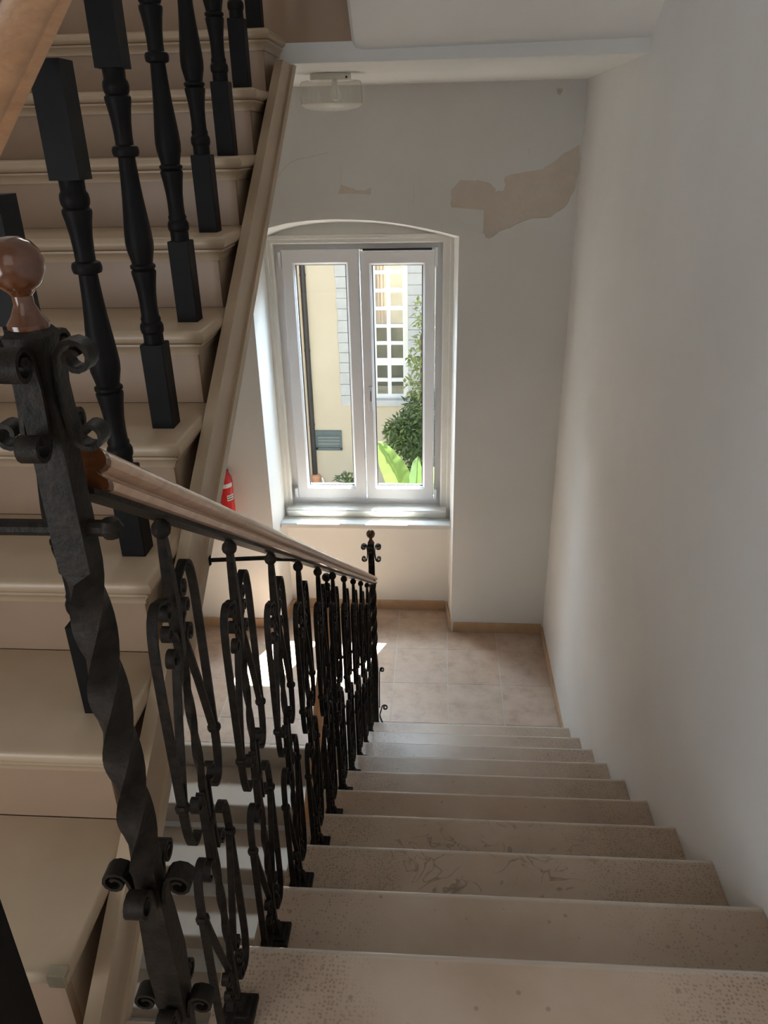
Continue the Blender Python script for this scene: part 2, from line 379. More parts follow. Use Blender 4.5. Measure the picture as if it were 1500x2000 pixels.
# hairline crack and pencil marks on the paint
m = MB()
m.tube([(x, -.0004, z) for x, z in crom([(-1.66, 3.0), (-1.60, 3.06), (-1.543, 3.088), (-1.46, 3.102), (-1.37, 3.12)], 4)], .0016, 4)
m.tube([(-.282, -.0004, 3.12), (-.280, -.0004, 3.095)], .0016, 4)
m.tube([(x, -.0004, z) for x, z in crom([(-1.31, 2.96), (-1.30, 3.0), (-1.305, 3.05)], 3)], .0012, 4)
m.tube([(x, -.0004, z) for x, z in crom([(-.905, 2.85), (-.90, 2.90), (-.903, 2.95)], 3)], .0012, 4)
obj('crack', m, 'bare', wb)

wr = struct('wall_right', MB().box(0, .25, -6.7, .72, -2.2, 7.0), 'plaster')
struct('wall_left', MB().box(XLEFT-.25, XLEFT, -6.7, 0, -2.2, 7.0), 'plaster')
struct('wall_front', MB().box(XLEFT-.25, .25, -6.95, -6.7, -2.2, 7.0), 'plaster')
struct('ceiling', MB().box(XLEFT, 0, YB, .0, HC, 3.507), 'plaster')
# white soffit of the flight that climbs from the upper landing back over the camera
m = MB(); sl = .66
xs = [-1.075, -1.06, -1.03, -.8, -.4, 0.0]
rnd = random.Random(3); N = 18; y_end = -4.75
bot = []
for i in range(N+1):
    y = YB+.02+(y_end-YB-.02)*i/N; z = 3.478+sl*(YB-y)
    e = rnd.uniform(-.008, .008)
    bot.append([(-1.078+e, y, z+.30), (-1.082+e, y, z+.03), (-1.070+e, y, z+.008), (-1.045, y, z), (-.5, y, z+.006), (.002, y, z+.012), (.002, y, z+.30)])
m.rings(bot)
tag(obj('ceiling', m, 'plaster'), None, None, None, 'structure')
m = MB().box(-2.62, .0, -6.7, 0, 7.0, 7.1); tag(obj('ceiling', m, 'plaster'), None, None, None, 'structure')
# brown board closing the stair well above the landing edge
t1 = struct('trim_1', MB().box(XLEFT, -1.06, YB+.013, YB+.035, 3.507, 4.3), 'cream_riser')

# skirting tiles
def skirting(side, segs, h=.078):
    root = None
    for (x0, x1, y0, y1) in segs:
        mb = MB().cbox(x0, x1, y0, y1, 0.002, h, .0015)
        if root is None: root = struct('baseboard_'+side, mb, 'skirting')
        else: obj('skirting_tile', mb, 'skirting', root)
skirting('back', [(-.631, -.325, -.012, -.001), (-.323, -.013, -.012, -.001), (-1.955, -1.872, -.012, -.001), (-2.29, -1.957, -.012, -.001), (-2.61, -2.292, -.012, -.001)])
skirting('niche', [(-1.165, -.690, .267, .279), (-1.51, -1.167, .267, .279), (-1.82, -1.512, .267, .279)])
mb = MB().rings([[(NX1-.014, .0, z), (NX1-.001, -.001, z), (DX1-.003, .265, z), (DX1-.015, .265, z)] for z in (.002, .078)])
mb2 = MB().rings([[(NX0+.001, -.001, z), (NX0+.014, .0, z), (DX0+.015, .265, z), (DX0+.003, .265, z)] for z in (.002, .078)])
rb = bpy.data.objects['baseboard_niche']; obj('skirting_tile', mb, 'skirting', rb); obj('skirting_tile', mb2, 'skirting', rb)
skirting('right', [(-.012, -.0005, -.30, -.014), (-.012, -.0005, -.66, -.302), (-.012, -.0005, -1.02, -.662), (-.012, -.0005, -1.17, -1.022)], .06)

# ------------------------------------------------------------------ floors
fl = struct('floor', MB().box(XLEFT, 0, Y1-.03, .30, -.16, -.002), 'grout')
gx = [0.0, -.330, -.672, -1.022, -1.372, -1.722, -2.072, -2.422, XLEFT]
gy = [.28, .150, -.225, -.602, -.978, Y1-.028]
for i in range(len(gx)-1):
    for j in range(len(gy)-1):
        x1, x0, y1, y0 = gx[i]-.003, gx[i+1]+.003, gy[j]-.003, gy[j+1]+.003
        cx_t = (x0+x1)/2
        if cx_t < -1.87 or cx_t > -.66:
            if y0 > -.01: continue
            y1 = min(y1, -.002)
        elif y1 > .02:
            x0, x1 = max(x0, -1.835), min(x1, -.675)
        obj('tile', MB().cbox(x0, x1, y0, y1, -.012, .0005+random.uniform(-.0004, .0004), .0012), 'tile', fl)
f2 = MB().box(XL, 0, -6.7, Y1-9*G1-1.155, FL-.175, FL-.0005).box(XLEFT, XL, -6.7, -3.83, FL-.16, FL-.0005)
fl2 = tag(obj('floor', f2, 'stone_plain'), None, None, None, 'structure')
edge = [(-3.83, FL-.045), (-3.806, FL-.045), (-3.797, FL-.036), (-3.797, FL-.012), (-3.806, FL), (-3.83, FL)]
obj('edge_slab', MB().prism_x(edge, XLEFT, XL-.001), 'stone_plain', fl2)

# ------------------------------------------------------------------ stone stairs
def nose(y, z, r=.019, d=1, over=.016, th=.042):
    """tread front profile: d=+1 the nosing looks to +y"""
    P = [(y-d*over, z-th)]
    P += [(y-d*.004, z-th), (y, z-th+.004)]
    for a in range(0, 91, 22): P.append((y-d*r+d*r*math.cos(math.radians(a)), z-r+r*math.sin(math.radians(a))))
    P.append((y-d*r, z)); return P
st = thing('stone_staircase', 'flight of worn beige stone steps descending along the white right wall', 'staircase', (-.575, Y1-4.5*G1, 0), kind=None)
for k in range(1, 11):
    y, z = Y1-(k-1)*G1, k*R1
    back = y-G1-.03 if k < 10 else y-1.15
    prof = nose(y, z)
    prof = prof[1:]+[(back, z), (back, z-R1+.002), (y-.016, z-R1+.002), (y-.016, z-.042)]
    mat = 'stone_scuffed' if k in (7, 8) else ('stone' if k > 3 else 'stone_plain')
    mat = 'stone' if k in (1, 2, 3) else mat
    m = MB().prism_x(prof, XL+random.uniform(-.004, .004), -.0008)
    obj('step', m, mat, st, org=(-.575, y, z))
m = MB(); a = .638
m.prism_x([(Y1-.02, -.02), (Y1-.02, .005), (-3.66, 1.58), (-3.66, 1.36)], XL+.02, -.001)
obj('soffit', m, 'plaster', st)

ls = thing('lower_staircase', 'lower flight of pale stone steps seen below the wooden stairs', 'staircase', (-1.9, -2.4, -1.6))
YL = -1.23
for n_ in range(0, 9):
    y, z = YL-n_*G1, -n_*R1
    prof = nose(y, z-.0006, .014, -1, .02, .05)
    back = y+G1+.03 if n_ else Y1+.0
    back = y+G1+.03 if n_ else -1.2025
    prof = prof[1:]+[(back, z-.0006), (back, z-R1+.002), (y+.02, z-R1+.002), (y+.02, z-.05)]
    obj('step', MB().prism_x(prof, XLEFT+.003, -1.205+random.uniform(-.004, .004)), 'stone_pale', ls, org=(-1.9, y, z))
obj('soffit', MB().prism_x([(YL+.02, -.18), (YL+.02, -.30), (-3.70, -1.88), (-3.70, -1.60)], XLEFT+.003, -1.22), 'plaster', ls)

# ------------------------------------------------------------------ wooden stairs
SL2 = R2/G2; CU, CLO = 4.488, 4.315
ws = thing('wooden_staircase', 'cream painted wooden stairs climbing to the upper landing at the left', 'staircase', (-1.9, -2.7, FL))
XB = XW-.032
for k in range(9):
    y, z = YI+k*G2, ZI+k*R2
    x1 = XW
    # tread with rounded nosing in front and along the open side
    th = .034; r = th/2
    half = [(r*(1-math.cos(a)), r*math.sin(a)) for a in [math.radians(d) for d in range(-90, 91, 30)]]
    back = y+G2+.03 if k < 8 else YB+.012
    rings = []
    for off, h in half:
        rings.append([(XLEFT+.001, y+off, z-r+h), (x1-off, y+off, z-r+h), (x1-off, back, z-r+h), (XLEFT+.001, back, z-r+h)])
    obj('tread', MB().rings(rings), 'cream_paint', ws, org=(-1.9, y, z))
    # riser
    zb = z-R2 if k else FL
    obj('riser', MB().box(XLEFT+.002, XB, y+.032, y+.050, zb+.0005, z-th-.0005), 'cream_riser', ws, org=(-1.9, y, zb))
    # side face of the step with a cove under the tread's return
    y2 = y+G2+.031
    zt = z-th-.0005; cp_ = 4.378; zl = zb-(.02 if k else 0)
    P = [(y+.051, zt), (y2, zt), (y2, min(zt-.002, cp_+SL2*y2)), ((zl-cp_)/SL2, zl), (y+.051, zl)]
    m = MB().prism_x(P, XB-.018, XB)
    obj('side_board', m, 'cream_paint', ws, org=(-1.9, y, zb))
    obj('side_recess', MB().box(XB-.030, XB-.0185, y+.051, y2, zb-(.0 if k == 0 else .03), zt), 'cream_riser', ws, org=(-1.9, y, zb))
    cv = [(0, 0), (.020, 0), (.020, -.006), (.013, -.012), (.008, -.022), (.007, -.030), (0, -.030)]
    m = MB()
    P = [(p, q) for p, q in cv]
    m.rings([[(XB-.001+p, y+.031-p, z-th-.0005+q) for p, q in P], [(XB-.001+p, y2+.0, z-th-.0005+q) for p, q in P]])
    m.rings([[(XLEFT+.003, y+.033-p, z-th-.0005+q) for p, q in P], [(XB-.001+p, y+.033-p, z-th-.0005+q) for p, q in P]])
    obj('cove_moulding', m, 'cream_paint', ws, org=(-1.9, y, z))
# outer string board with a bead near its lower edge
SL2 = R2/G2
def yz(c, y): return c+SL2*y
CU, CLO = 4.488, 4.315
y0, y1 = -3.93, -1.30
def board(x0, x1, c0, c1):
    top = HC-.006
    P = []
    ylo = -3.80; ylo2 = -3.93
    P.append((-3.93, yz(c0, -3.93))); 
    yt0 = (top-c0)/SL2; yt1 = (top-c1)/SL2
    P += [(min(yt0, -1.28), min(top, yz(c0, -1.28))), (yt1, top), (-3.93, yz(c1, -3.93))]
    return MB().prism_x(P, x0, x1)
obj('string_backing', board(XB-.03, -1.3325, 4.345, 4.375), 'cream_riser', ws)
obj('string_board', board(-1.3335, -1.310, CLO, CU), 'cream_paint', ws)
obj('string_bead', board(-1.3105, -1.302, CLO-.004, CLO+.038), 'cream_paint', ws)
obj('string_top_bead', board(-1.3105, -1.305, CU-.016, CU+.002), 'cream_paint', ws)
m = MB().prism_x([(-3.84, yz(CLO+.02, -3.84)), (YB+.06-.07, yz(CLO+.02, YB-.01)), (YB-.01, yz(CLO+.05, YB-.01)), (-3.84, yz(CLO+.05, -3.84))], XLEFT+.001, XB-.03)
obj('underside_board', m, 'cream_paint', ws)
obj('nosing_stub', MB().cbox(XW-.033, XW-.002, YI-.002, YI+.018, ZI-.028, ZI+.001, .0015), 'nub', ws)['label'] = 'bare worn end of the lowest tread nosing'

# ------------------------------------------------------------------ wooden balustrade
XBAL = -1.407
wbal = thing('wooden_balustrade', 'black turned wooden balusters with an orange wood handrail on the cream stairs', 'balustrade', (XBAL, -2.7, FL))
def rail_c(y): return 3.252+SL2*(y+3.361)
prof = [(.022, .24), (.0225, .247), (.021, .252), (.0255, .258), (.0255, .266), (.021, .272)]
def wood_baluster():
    c = (0, 0, 0); h = .0262
    m = MB(); m.cbox(-h, h, -h, h, 0, .20, .0015)
    P = [(.0225, .20), (.0225, .222), (.0245, .224), (.0260, .230), (.0260, .240), (.0235, .246), (.0215, .248), (.0225, .256), (.0200, .262), (.0195, .285), (.0205, .31), (.0235, .335), (.0268, .355), (.0268, .360), (.0235, .363), (.0275, .367), (.0275, .372), (.0225, .376),
         (.0250, .388), (.0290, .405), (.0300, .420), (.0290, .440), (.0255, .475), (.0220, .51), (.0195, .545), (.0180, .578), (.0175, .588), (.0255, .591), (.0275, .597), (.0275, .603), (.0255, .609), (.0185, .612),
         (.0185, .63), (.0200, .655), (.0235, .68), (.0265, .694), (.0265, .700), (.0225, .704), (.0255, .710), (.0265, .718), (.0255, .726), (.0220, .732), (.0225, .752)]
    m.lathe(c, P, 20)
    hb = .0275; m.box(-hb, hb, -hb, hb, .75, .935)
    return m
bm_mesh = None
for k in range(1, 9):
    y = YI+k*G2+.138; z = ZI+k*R2
    if bm_mesh is None: bm_mesh = wood_baluster().mesh('baluster')
    o = obj('baluster', None, 'black_wood', wbal, org=(XBAL, y, z), mesh=bm_mesh)
rp0 = [(-.024, -.034), (.024, -.034), (.030, -.026), (.030, -.014), (.026, -.006), (.032, .006), (.033, .018), (.028, .030), (.016, .038), (0, .041), (-.016, .038), (-.028, .030), (-.033, .018), (-.032, .006), (-.026, -.006), (-.030, -.014), (-.030, -.026)]
rp = [(a*1.12, b*1.12) for a, b in rp0]
obj('handrail', MB().slope(rp, XBAL+.007, -3.93, rail_c(-3.93)+.02, -1.45, rail_c(-1.45)+.02), 'rail_orange', wbal)
m = MB(); h = .045; cx_, cy_ = -1.385, -3.985
m.cbox(cx_-h, cx_+h, cy_-h, cy_+h, FL, FL+.62, .006)
m.lathe((cx_, cy_, FL+.62), [(.038, 0), (.044, .012), (.038, .024), (.030, .03), (.026, .10), (.034, .2), (.044, .26), (.040, .3), (.034, .33), (.044, .345), (.044, .36), (.034, .37)], 20)
m.cbox(cx_-h, cx_+h, cy_-h, cy_+h, FL+.99, FL+1.30, .006)
obj('newel_post', m, 'black_wood', wbal)

# ------------------------------------------------------------------ wrought-iron balustrades
def flip(P): return [(t, .955-z) for t, z in P]
def mir(P, s): return [((t if t < .03 else .03+(t-.03)*.80)*s, z) for t, z in P]
LOOP = spiral((.034, .882), .007, .017, 460, 90, 14)+crom([(.048, .9025), (.066, .906), (.085, .894), (.095, .866), (.0985, .82), (.0985, .72), (.0975, .62), (.096, .565), (.091, .530), (.080, .508), (.062, .503), (.048, .508)], 4)
DIAG = [(.0925, .585), (.075, .640), (.050, .715), (.028, .775)]+spiral((.035, .806), .0165, .006, 205, -170, 14)
ROLL = [(.0125, .822), (.018, .838)]+spiral((.039, .848), .0135, .005, 205, -150, 12)
CSCR = spiral((.036, .552), .007, .020, 480, 185, 10)+[(.0135, .520), (.0125, .478), (.0135, .436)]+spiral((.036, .403), .020, .007, 175, -120, 10)
def central_bar():
    m = MB(); S = [(.035, .0065, 0), (.155, .0055, 0)]
    for i in range(0, 13): S.append((.165+.235*i/12, .0058, PI*1.5*i/12))
    S += [(.41, .0055, PI*1.5), (.545, .0055, PI*1.5)]
    for i in range(0, 13): S.append((.555+.235*i/12, .0058, PI*1.5+PI*1.5*i/12))
    S += [(.80, .0068, 3*PI), (.87, .0088, 3*PI), (.955, .0068, 3*PI), (.975, .0058, 3*PI)]
    m.twist((0, 0, 0), S)
    m.lathe((0, 0, .985), [(.0, -.0135), (.007, -.0115), (.0115, -.006), (.013, 0), (.0115, .006), (.007, .0115), (.005, .016)], 12)
    return m
def collar_bm(t, z, a=.0100, b=.0085, h=.0065):
    return MB().rings([[(x*k, t+y*k, z+q) for x, y in ((a, -b*.4), (a, b*.4), (a*.6, b), (-a*.6, b), (-a, b*.4), (-a, -b*.4), (-a*.6, -b), (a*.6, -b))] for k, q in ((.72, -h), (1, -h*.5), (1, h*.5), (.72, h))])
PROTO = []
def proto_parts():
    W_ = .0125; T_ = .0048
    for s in (1, -1):
        for f in (lambda p: p, flip):
            PROTO.append(('loop_strap', MB().strap(mir(f(LOOP), s), W_, T_).mesh('loop_strap')))
            PROTO.append(('diagonal_strap', MB().strap(mir(f(DIAG), s), W_*.9, T_).mesh('diagonal_strap')))
            zc = .592 if f(LOOP) is LOOP or f([(0, 0)])[0][1] == 0 else .955-.592
            PROTO.append(('small_scroll', MB().strap(mir(f(ROLL), s), W_*.9, T_).mesh('small_scroll')))
            PROTO.append(('collar', collar_bm(s*.0825, zc).mesh('collar')))
        PROTO.append(('middle_scroll', MB().strap(mir(CSCR, s), W_, T_).mesh('middle_scroll')))
    PROTO.append(('centre_collar', collar_bm(0, .4775, .0095, .018, .009).mesh('centre_collar')))
    PROTO.append(('foot_plate', MB().cbox(-.030, .030, -.030, .030, 0, .011, .002).cbox(-.022, .022, -.022, .022, .011, .020, .002).twist((0, 0, 0), [(.020, .0135, 0), (.034, .0115, 0), (.045, .0085, 0)]).mesh('foot_plate')))
proto_parts()
bar_mesh = central_bar().mesh('baluster')
def iron_baluster(parent, loc):
    b = obj('baluster', None, 'iron', parent, org=loc, mesh=bar_mesh)
    for nm, me in PROTO:
        obj(nm, None, 'iron', b, org=loc, mesh=me)
    return b
def scroll_strap(parent, c, ang, path, w, th): 
    obj('scroll', MB().strap(path, w, th, c, ang), 'iron', parent)
def iron_newel(parent, c, wood_ball, foot_scrolls):
    H = {'b': 0}
    m = MB(); S = [(0, .0155, 0), (.30, .0160, 0), (.40, .0200, 0), (.46, .0215, 0), (.54, .0185, 0), (.60, .0150, 0), (.625, .0150, 0)]
    for i in range(0, 31): S.append((.635+.405*i/30, .0168, PI*2.25*i/30))
    S += [(1.05, .0170, PI*2.0+PI/2), (1.262, .0165, PI*2.5), (1.278, .0190, PI*2.5), (1.284, .0150, PI*2.5)]
    m.twist(c, S)
    nw = obj('newel_post', m, 'iron', parent, org=c)
    # strap scrolls on the four faces: pair at the head, collars above and below the flared foot
    head = spiral((.040, 1.262), .006, .0165, 380, 100, 12)+[(.028, 1.272), (.020, 1.255), (.0185, 1.225), (.020, 1.195)]+spiral((.040, 1.190), .0165, .006, 200, 470, 12)
    head = spiral((.038, 1.259), .005, .0155, -330, 120, 16)+[(.022, 1.262), (.0190, 1.235), (.0200, 1.212)]+spiral((.038, 1.190), .0160, .005, 170, 560, 16)
    coll = spiral((.040, .607), .006, .0165, -320, 130, 14)+[(.024, .612), (.019, .590), (.0185, .575)]
    low = spiral((.038, .372), .006, .0165, -320, 130, 14)+[(.024, .380), (.0200, .362), (.0190, .345)]
    for i in range(4):
        a = i*PI/2
        scroll_strap(nw, c, a, head, .020, .0045)
        if not foot_scrolls:
            scroll_strap(nw, c, a, coll, .024, .0045); scroll_strap(nw, c, a, low, .022, .0045)
    if foot_scrolls:
        side = spiral((.040, .47), .005, .014, -300, 130, 12)+[(.026, .45), (.022, .30), (.021, .20)]
        foot = spiral((.052, .20), .006, .018, -260, 160, 12)+crom([(.030, .18), (.022, .14), (.035, .09), (.055, .045), (.058, .02), (.046, .004)], 4)
        for a in (-PI/2, ):
            scroll_strap(nw, c, a, side, .010, .005); scroll_strap(nw, c, a, foot, .010, .006)
    m = MB()
    m.lathe((c[0], c[1], c[2]+1.284), [(.017, 0), (.0175, .004), (.013, .010), (.0085, .020), (.0085, .027), (.012, .031)], 16)
    m.lathe((c[0], c[1], c[2]+1.335), [(.004, -.0235), (.012, -.020), (.0185, -.014), (.0225, -.005), (.0232, .003), (.0205, .012), (.015, .019), (.007, .0228), (.001, .0235)], 20)
    obj('ball_finial', m, wood_ball, nw, org=(c[0], c[1], c[2]+1.284))
    return nw
XI = -1.10
ib = thing('iron_balustrade', 'black wrought iron balustrade with scrolls and moulded wooden handrail along the descending stone steps', 'balustrade', (XI, -2.5, 0))
for k in range(10, 0, -1):
    iron_baluster(ib, (XI, Y1-(k-.5)*G1, k*R1+.0005))
hpr = [(.018, .006), (.0235, .008), (.0245, .012), (.0240, .018), (.0205, .0205), (.0150, .0235), (.0145, .0265), (.0205, .0290), (.0255, .0340), (.0268, .0400), (.0250, .0465), (.0200, .0520), (.0120, .0560)]
hp = [(-x, z) for x, z in hpr][::-1]; hp = hpr+[(0, .0575)]+hp
sl1 = R1/G1
def rail_z(y): return 1.001+10*R1-sl1*(y-(Y1-9.5*G1))
ya, yb_ = -3.945, -.985
obj('handrail', MB().slope(hp, XI, ya, rail_z(ya), yb_, rail_z(yb_)), 'rail_wood', ib)
obj('rail_end', MB().slope([(a*1.01, .03175+(b-.03175)*1.01) for a, b in hp], XI, ya-.004, rail_z(ya-.004), ya+.006, rail_z(ya+.006)), 'ball_wood', ib)['label'] = 'dark red end grain of the handrail'
obj('rail_bar', MB().slope([(-.0165, -.001), (.0165, -.001), (.0165, .006), (-.0165, .006)], XI, ya-.02, rail_z(ya-.02), yb_-.03, rail_z(yb_-.03)), 'iron', ib)
iron_newel(ib, (-1.102, -3.985, FL), 'ball_wood', False)
iron_newel(ib, (-1.095, -1.085, 0.0005), 'ball_wood', True)
m = MB().tube([(-1.345, -3.985, 2.842), (-1.066, -3.985, 2.842)], .0085, 10); m.lathe((-1.064, -3.985, 2.842), [(.0, -.012), (.008, -.009), (.012, 0), (.008, .009), (0, .012)], 10)
obj('tie_rod', m, 'iron', ib)
m = MB().tube([(-1.315, -3.022, 2.262), (-1.112, -3.024, 2.276)], .0055, 8).cbox(-1.135, -1.085, -3.045, -3.005, 2.276, 2.282, .001).lathe((-1.309, -3.022, 2.262), [(.011, -.011), (.011, .011)], 10)
obj('brace_rod', m, 'iron', ib)

XJ = -1.32
il = thing('lower_iron_balustrade', 'wrought iron balustrade with orange handrail on the lower flight, behind the nearer ironwork', 'balustrade', (XJ, -2.2, -1.0))
for n_ in range(1, 8):
    iron_baluster(il, (XJ, YL-G1*(n_-.5), -n_*R1+.0005))
def rail_z2(y): return 1.001-R1+sl1*(y-(YL-G1*.5))
obj('handrail', MB().slope(hp, XJ, -3.3, rail_z2(-3.3), -1.225, rail_z2(-1.225)), 'rail_orange', il)
obj('rail_bar', MB().slope([(-.0165, -.001), (.0165, -.001), (.0165, .006), (-.0165, .006)], XJ, -3.28, rail_z2(-3.28), -1.20, rail_z2(-1.20)), 'iron', il)
iron_newel(il, (XJ-.004, -1.185, -.205), 'iron', False)

# ------------------------------------------------------------------ window
def ring_frame(m, o, i, y0, y1, ch=.010):
    """rectangular ring: o = outer rect, i = inner rect (x0,x1,z0,z1); front y0, back y1, chamfer on inner and outer front edges"""
    def loop(r, y): return [(r[0], y, r[2]), (r[1], y, r[2]), (r[1], y, r[3]), (r[0], y, r[3])]
    def gr(r, d): return (r[0]-d, r[1]+d, r[2]-d, r[3]+d)
    L = [loop(o, y1), loop(o, y0+ch*.5), loop(gr(o, -ch*.5), y0), loop(gr(i, ch), y0), loop(i, y0+ch), loop(i, y1)]
    R = L+[L[0]]
    m.rings(R, caps=False); return m
wd = struct('window_1', ring_frame(MB(), (-1.782, -.728, .838, 2.618), (-1.732, -.776, .885, 2.572), .340, .405, .006), 'pvc')
ca = MB()
ring_frame(ca, (-1.835, -.660, .735, 2.66), (-1.778, -.733, .842, 2.612), .288, .36, .008)
ca.box(-1.845, -.65, .300, .36, 2.655, 2.80)
ring_frame(ca, (-1.832, -.664, .738, 2.664), (-1.808, -.690, .762, 2.640), .279, .290, .004)
obj('casing', ca, 'casing', wd)
obj('sill', MB().prism_x([(.279, .735), (.154, .735), (.150, .739), (.150, .766), (.154, .771), (.345, .771), (.345, .735)], -1.842, -.660), 'sill', wd)
obj('inner_ledge', MB().prism_x([(.288, .846), (.238, .838), (.234, .828), (.242, .818), (.254, .808), (.258, .774), (.288, .774)], -1.81, -.69), 'casing', wd)
def sash(o, i, tilt, nm):
    org = ((o[0]+o[1])/2, .372, o[2])
    m = ring_frame(MB(), o, i, .310, .374, .014)
    s = obj('sash', m, 'pvc', wd, org=org)
    gl = obj('glass_pane', MB().box(i[0]-.004, i[1]+.004, .346, .350, i[2]-.004, i[3]+.004), 'glass', s)
    be = MB(); ring_frame(be, (i[0]-.002, i[1]+.002, i[2]-.002, i[3]+.002), (i[0]+.006, i[1]-.006, i[2]+.006, i[3]-.006), .336, .345, .003)
    obj('glazing_bead', be, 'rubber', s)
    s.rotation_euler.x = tilt; return s
sl_ = sash((-1.736, -1.250, .893, 2.577), (-1.652, -1.334, .985, 2.487), 0, 'left')
sr_ = sash((-1.245, -.780, .893, 2.566), (-1.172, -.856, .985, 2.482), math.radians(.4), 'right')
m = MB().cbox(-1.213, -1.187, .304, .312, 1.55, 1.71, .003); m.box(-1.207, -1.193, .296, .306, 1.60, 1.69)
obj('handle', m, 'pvc', sr_)
obj('handle_recess', MB().box(-1.2005, -1.1955, .2945, .297, 1.615, 1.685), 'dark_metal', sr_)
for s_, x in ((sl_, -1.747), (sr_, -.768)):
    obj('hinge', MB().cbox(x-.010, x+.010, .296, .330, .905, .975, .003), 'pvc', s_)
obj('hinge', MB().cbox(-1.755, -1.737, .300, .332, 2.47, 2.565, .003), 'pvc', sl_)
m = MB().box(-1.225, -.80, .309, .318, 2.5675, 2.579)
obj('gap_shade_strip', m, 'dark_metal', wd)  # dark bar standing in for the shaded gap above the right sash
obj('tilt_hinge', MB().cbox(-.782, -.762, .298, .332, 2.47, 2.585, .003).box(-.80, -.77, .305, .33, 2.570, 2.582), 'pvc', wd)

# ------------------------------------------------------------------ ceiling lamp
lc = (-1.235, -.80, HC)
lp = thing('ceiling_lamp', 'ribbed clear glass ceiling lamp on a round ivory base over the landing', 'lamp', lc)
obj('base', MB().lathe((lc[0], lc[1], HC), [(.088, -.026), (.090, -.022), (.090, -.006), (.088, -.001)], 32), 'lamp_base', lp)
n = 96; RR = []
for r, z in [(.098, -.026), (.128, -.030), (.134, -.040), (.136, -.10), (.134, -.118), (.118, -.132), (.085, -.140), (.04, -.144), (.002, -.146)]:
    RR.append([(lc[0]+(r*(1+(.014 if j % 2 else -.014)))*math.cos(2*PI*j/n), lc[1]+(r*(1+(.014 if j % 2 else -.014)))*math.sin(2*PI*j/n), HC+z) for j in range(n)])
inner = [[(lc[0]+(x-lc[0])*.965, lc[1]+(y-lc[1])*.965, z+.0035) for x, y, z in r] for r in RR]
obj('glass_shade', MB().rings(RR[:5], caps=False), 'lamp_glass', lp)
obj('shade_bottom', MB().rings(RR[4:], caps=False), 'lamp_frost', lp)
obj('bulb', MB().lathe((lc[0]+.02, lc[1]-.02, HC-.085), [(.001, -.022), (.014, -.018), (.020, -.006), (.020, .008), (.014, .03), (.012, .058)], 16), 'label_white', lp)
obj('screw', MB().lathe((lc[0]+.075, lc[1]-.055, HC-.018), [(.004, -.004), (.004, .004)], 8), 'dark_metal', lp)

# ------------------------------------------------------------------ fire extinguisher
ex = thing('fire_extinguisher', 'red fire extinguisher hanging on the white wall left of the window', 'fire extinguisher', (-2.150, -.078, .84))
ec = (-2.150, -.078, .84)
obj('cylinder', MB().lathe(ec, [(.050, 0), (.058, .012), (.060, .03), (.060, .44), (.056, .47), (.044, .505), (.028, .535), (.020, .55), (.018, .575)], 28), 'red', ex)
lab = MB()
def wrap(z0, z1, a0, a1, r=.0608, n=12):
    lab.rings([[(ec[0]+r*math.cos(math.radians(a0+(a1-a0)*i/n)), ec[1]+r*math.sin(math.radians(a0+(a1-a0)*i/n)), ec[2]+z) for i in range(n+1)] for z in (z0, z1)], closed=False)
wrap(.40, .435, -160, -12); wrap(.285, .335, -60, -8); wrap(.20, .27, -160, -100); wrap(.10, .14, -150, -30)
obj('label', lab, 'label_white', ex)
lab = MB(); wrap(.295, .303, -58, -12, .0613); wrap(.316, .322, -58, -14, .0613); wrap(.21, .23, -150, -110, .0613)
obj('label_print', lab, 'rubber', ex)
m = MB().lathe((ec[0], ec[1], ec[2]+.575), [(.017, 0), (.020, .01), (.020, .03), (.012, .045)], 14)
m.box(ec[0]-.012, ec[0]+.012, ec[1]-.075, ec[1]+.01, ec[2]+.618, ec[2]+.626).box(ec[0]-.010, ec[0]+.010, ec[1]-.07, ec[1]+.005, ec[2]+.590, ec[2]+.597)
obj('valve', m, 'rubber', ex)
obj('gauge', MB().lathe((ec[0]+.028, ec[1]-.006, ec[2]+.60), [(.002, -.010), (.009, -.008), (.010, 0), (.009, .008), (.002, .010)], 10), 'rubber', ex)
obj('hose', MB().tube(crom([(ec[0]-.015, ec[1]-.01, ec[2]+.60), (ec[0]-.06, ec[1]-.03, ec[2]+.58), (ec[0]-.08, ec[1]-.03, ec[2]+.45), (ec[0]-.075, ec[1]-.02, ec[2]+.2)], 5), .008, 8), 'rubber', ex)
obj('wall_bracket', MB().box(ec[0]-.02, ec[0]+.02, ec[1]+.055, -.001, ec[2]+.40, ec[2]+.50), 'dark_metal', ex)

for c_ in ex.children:
    c_.scale.z = .80
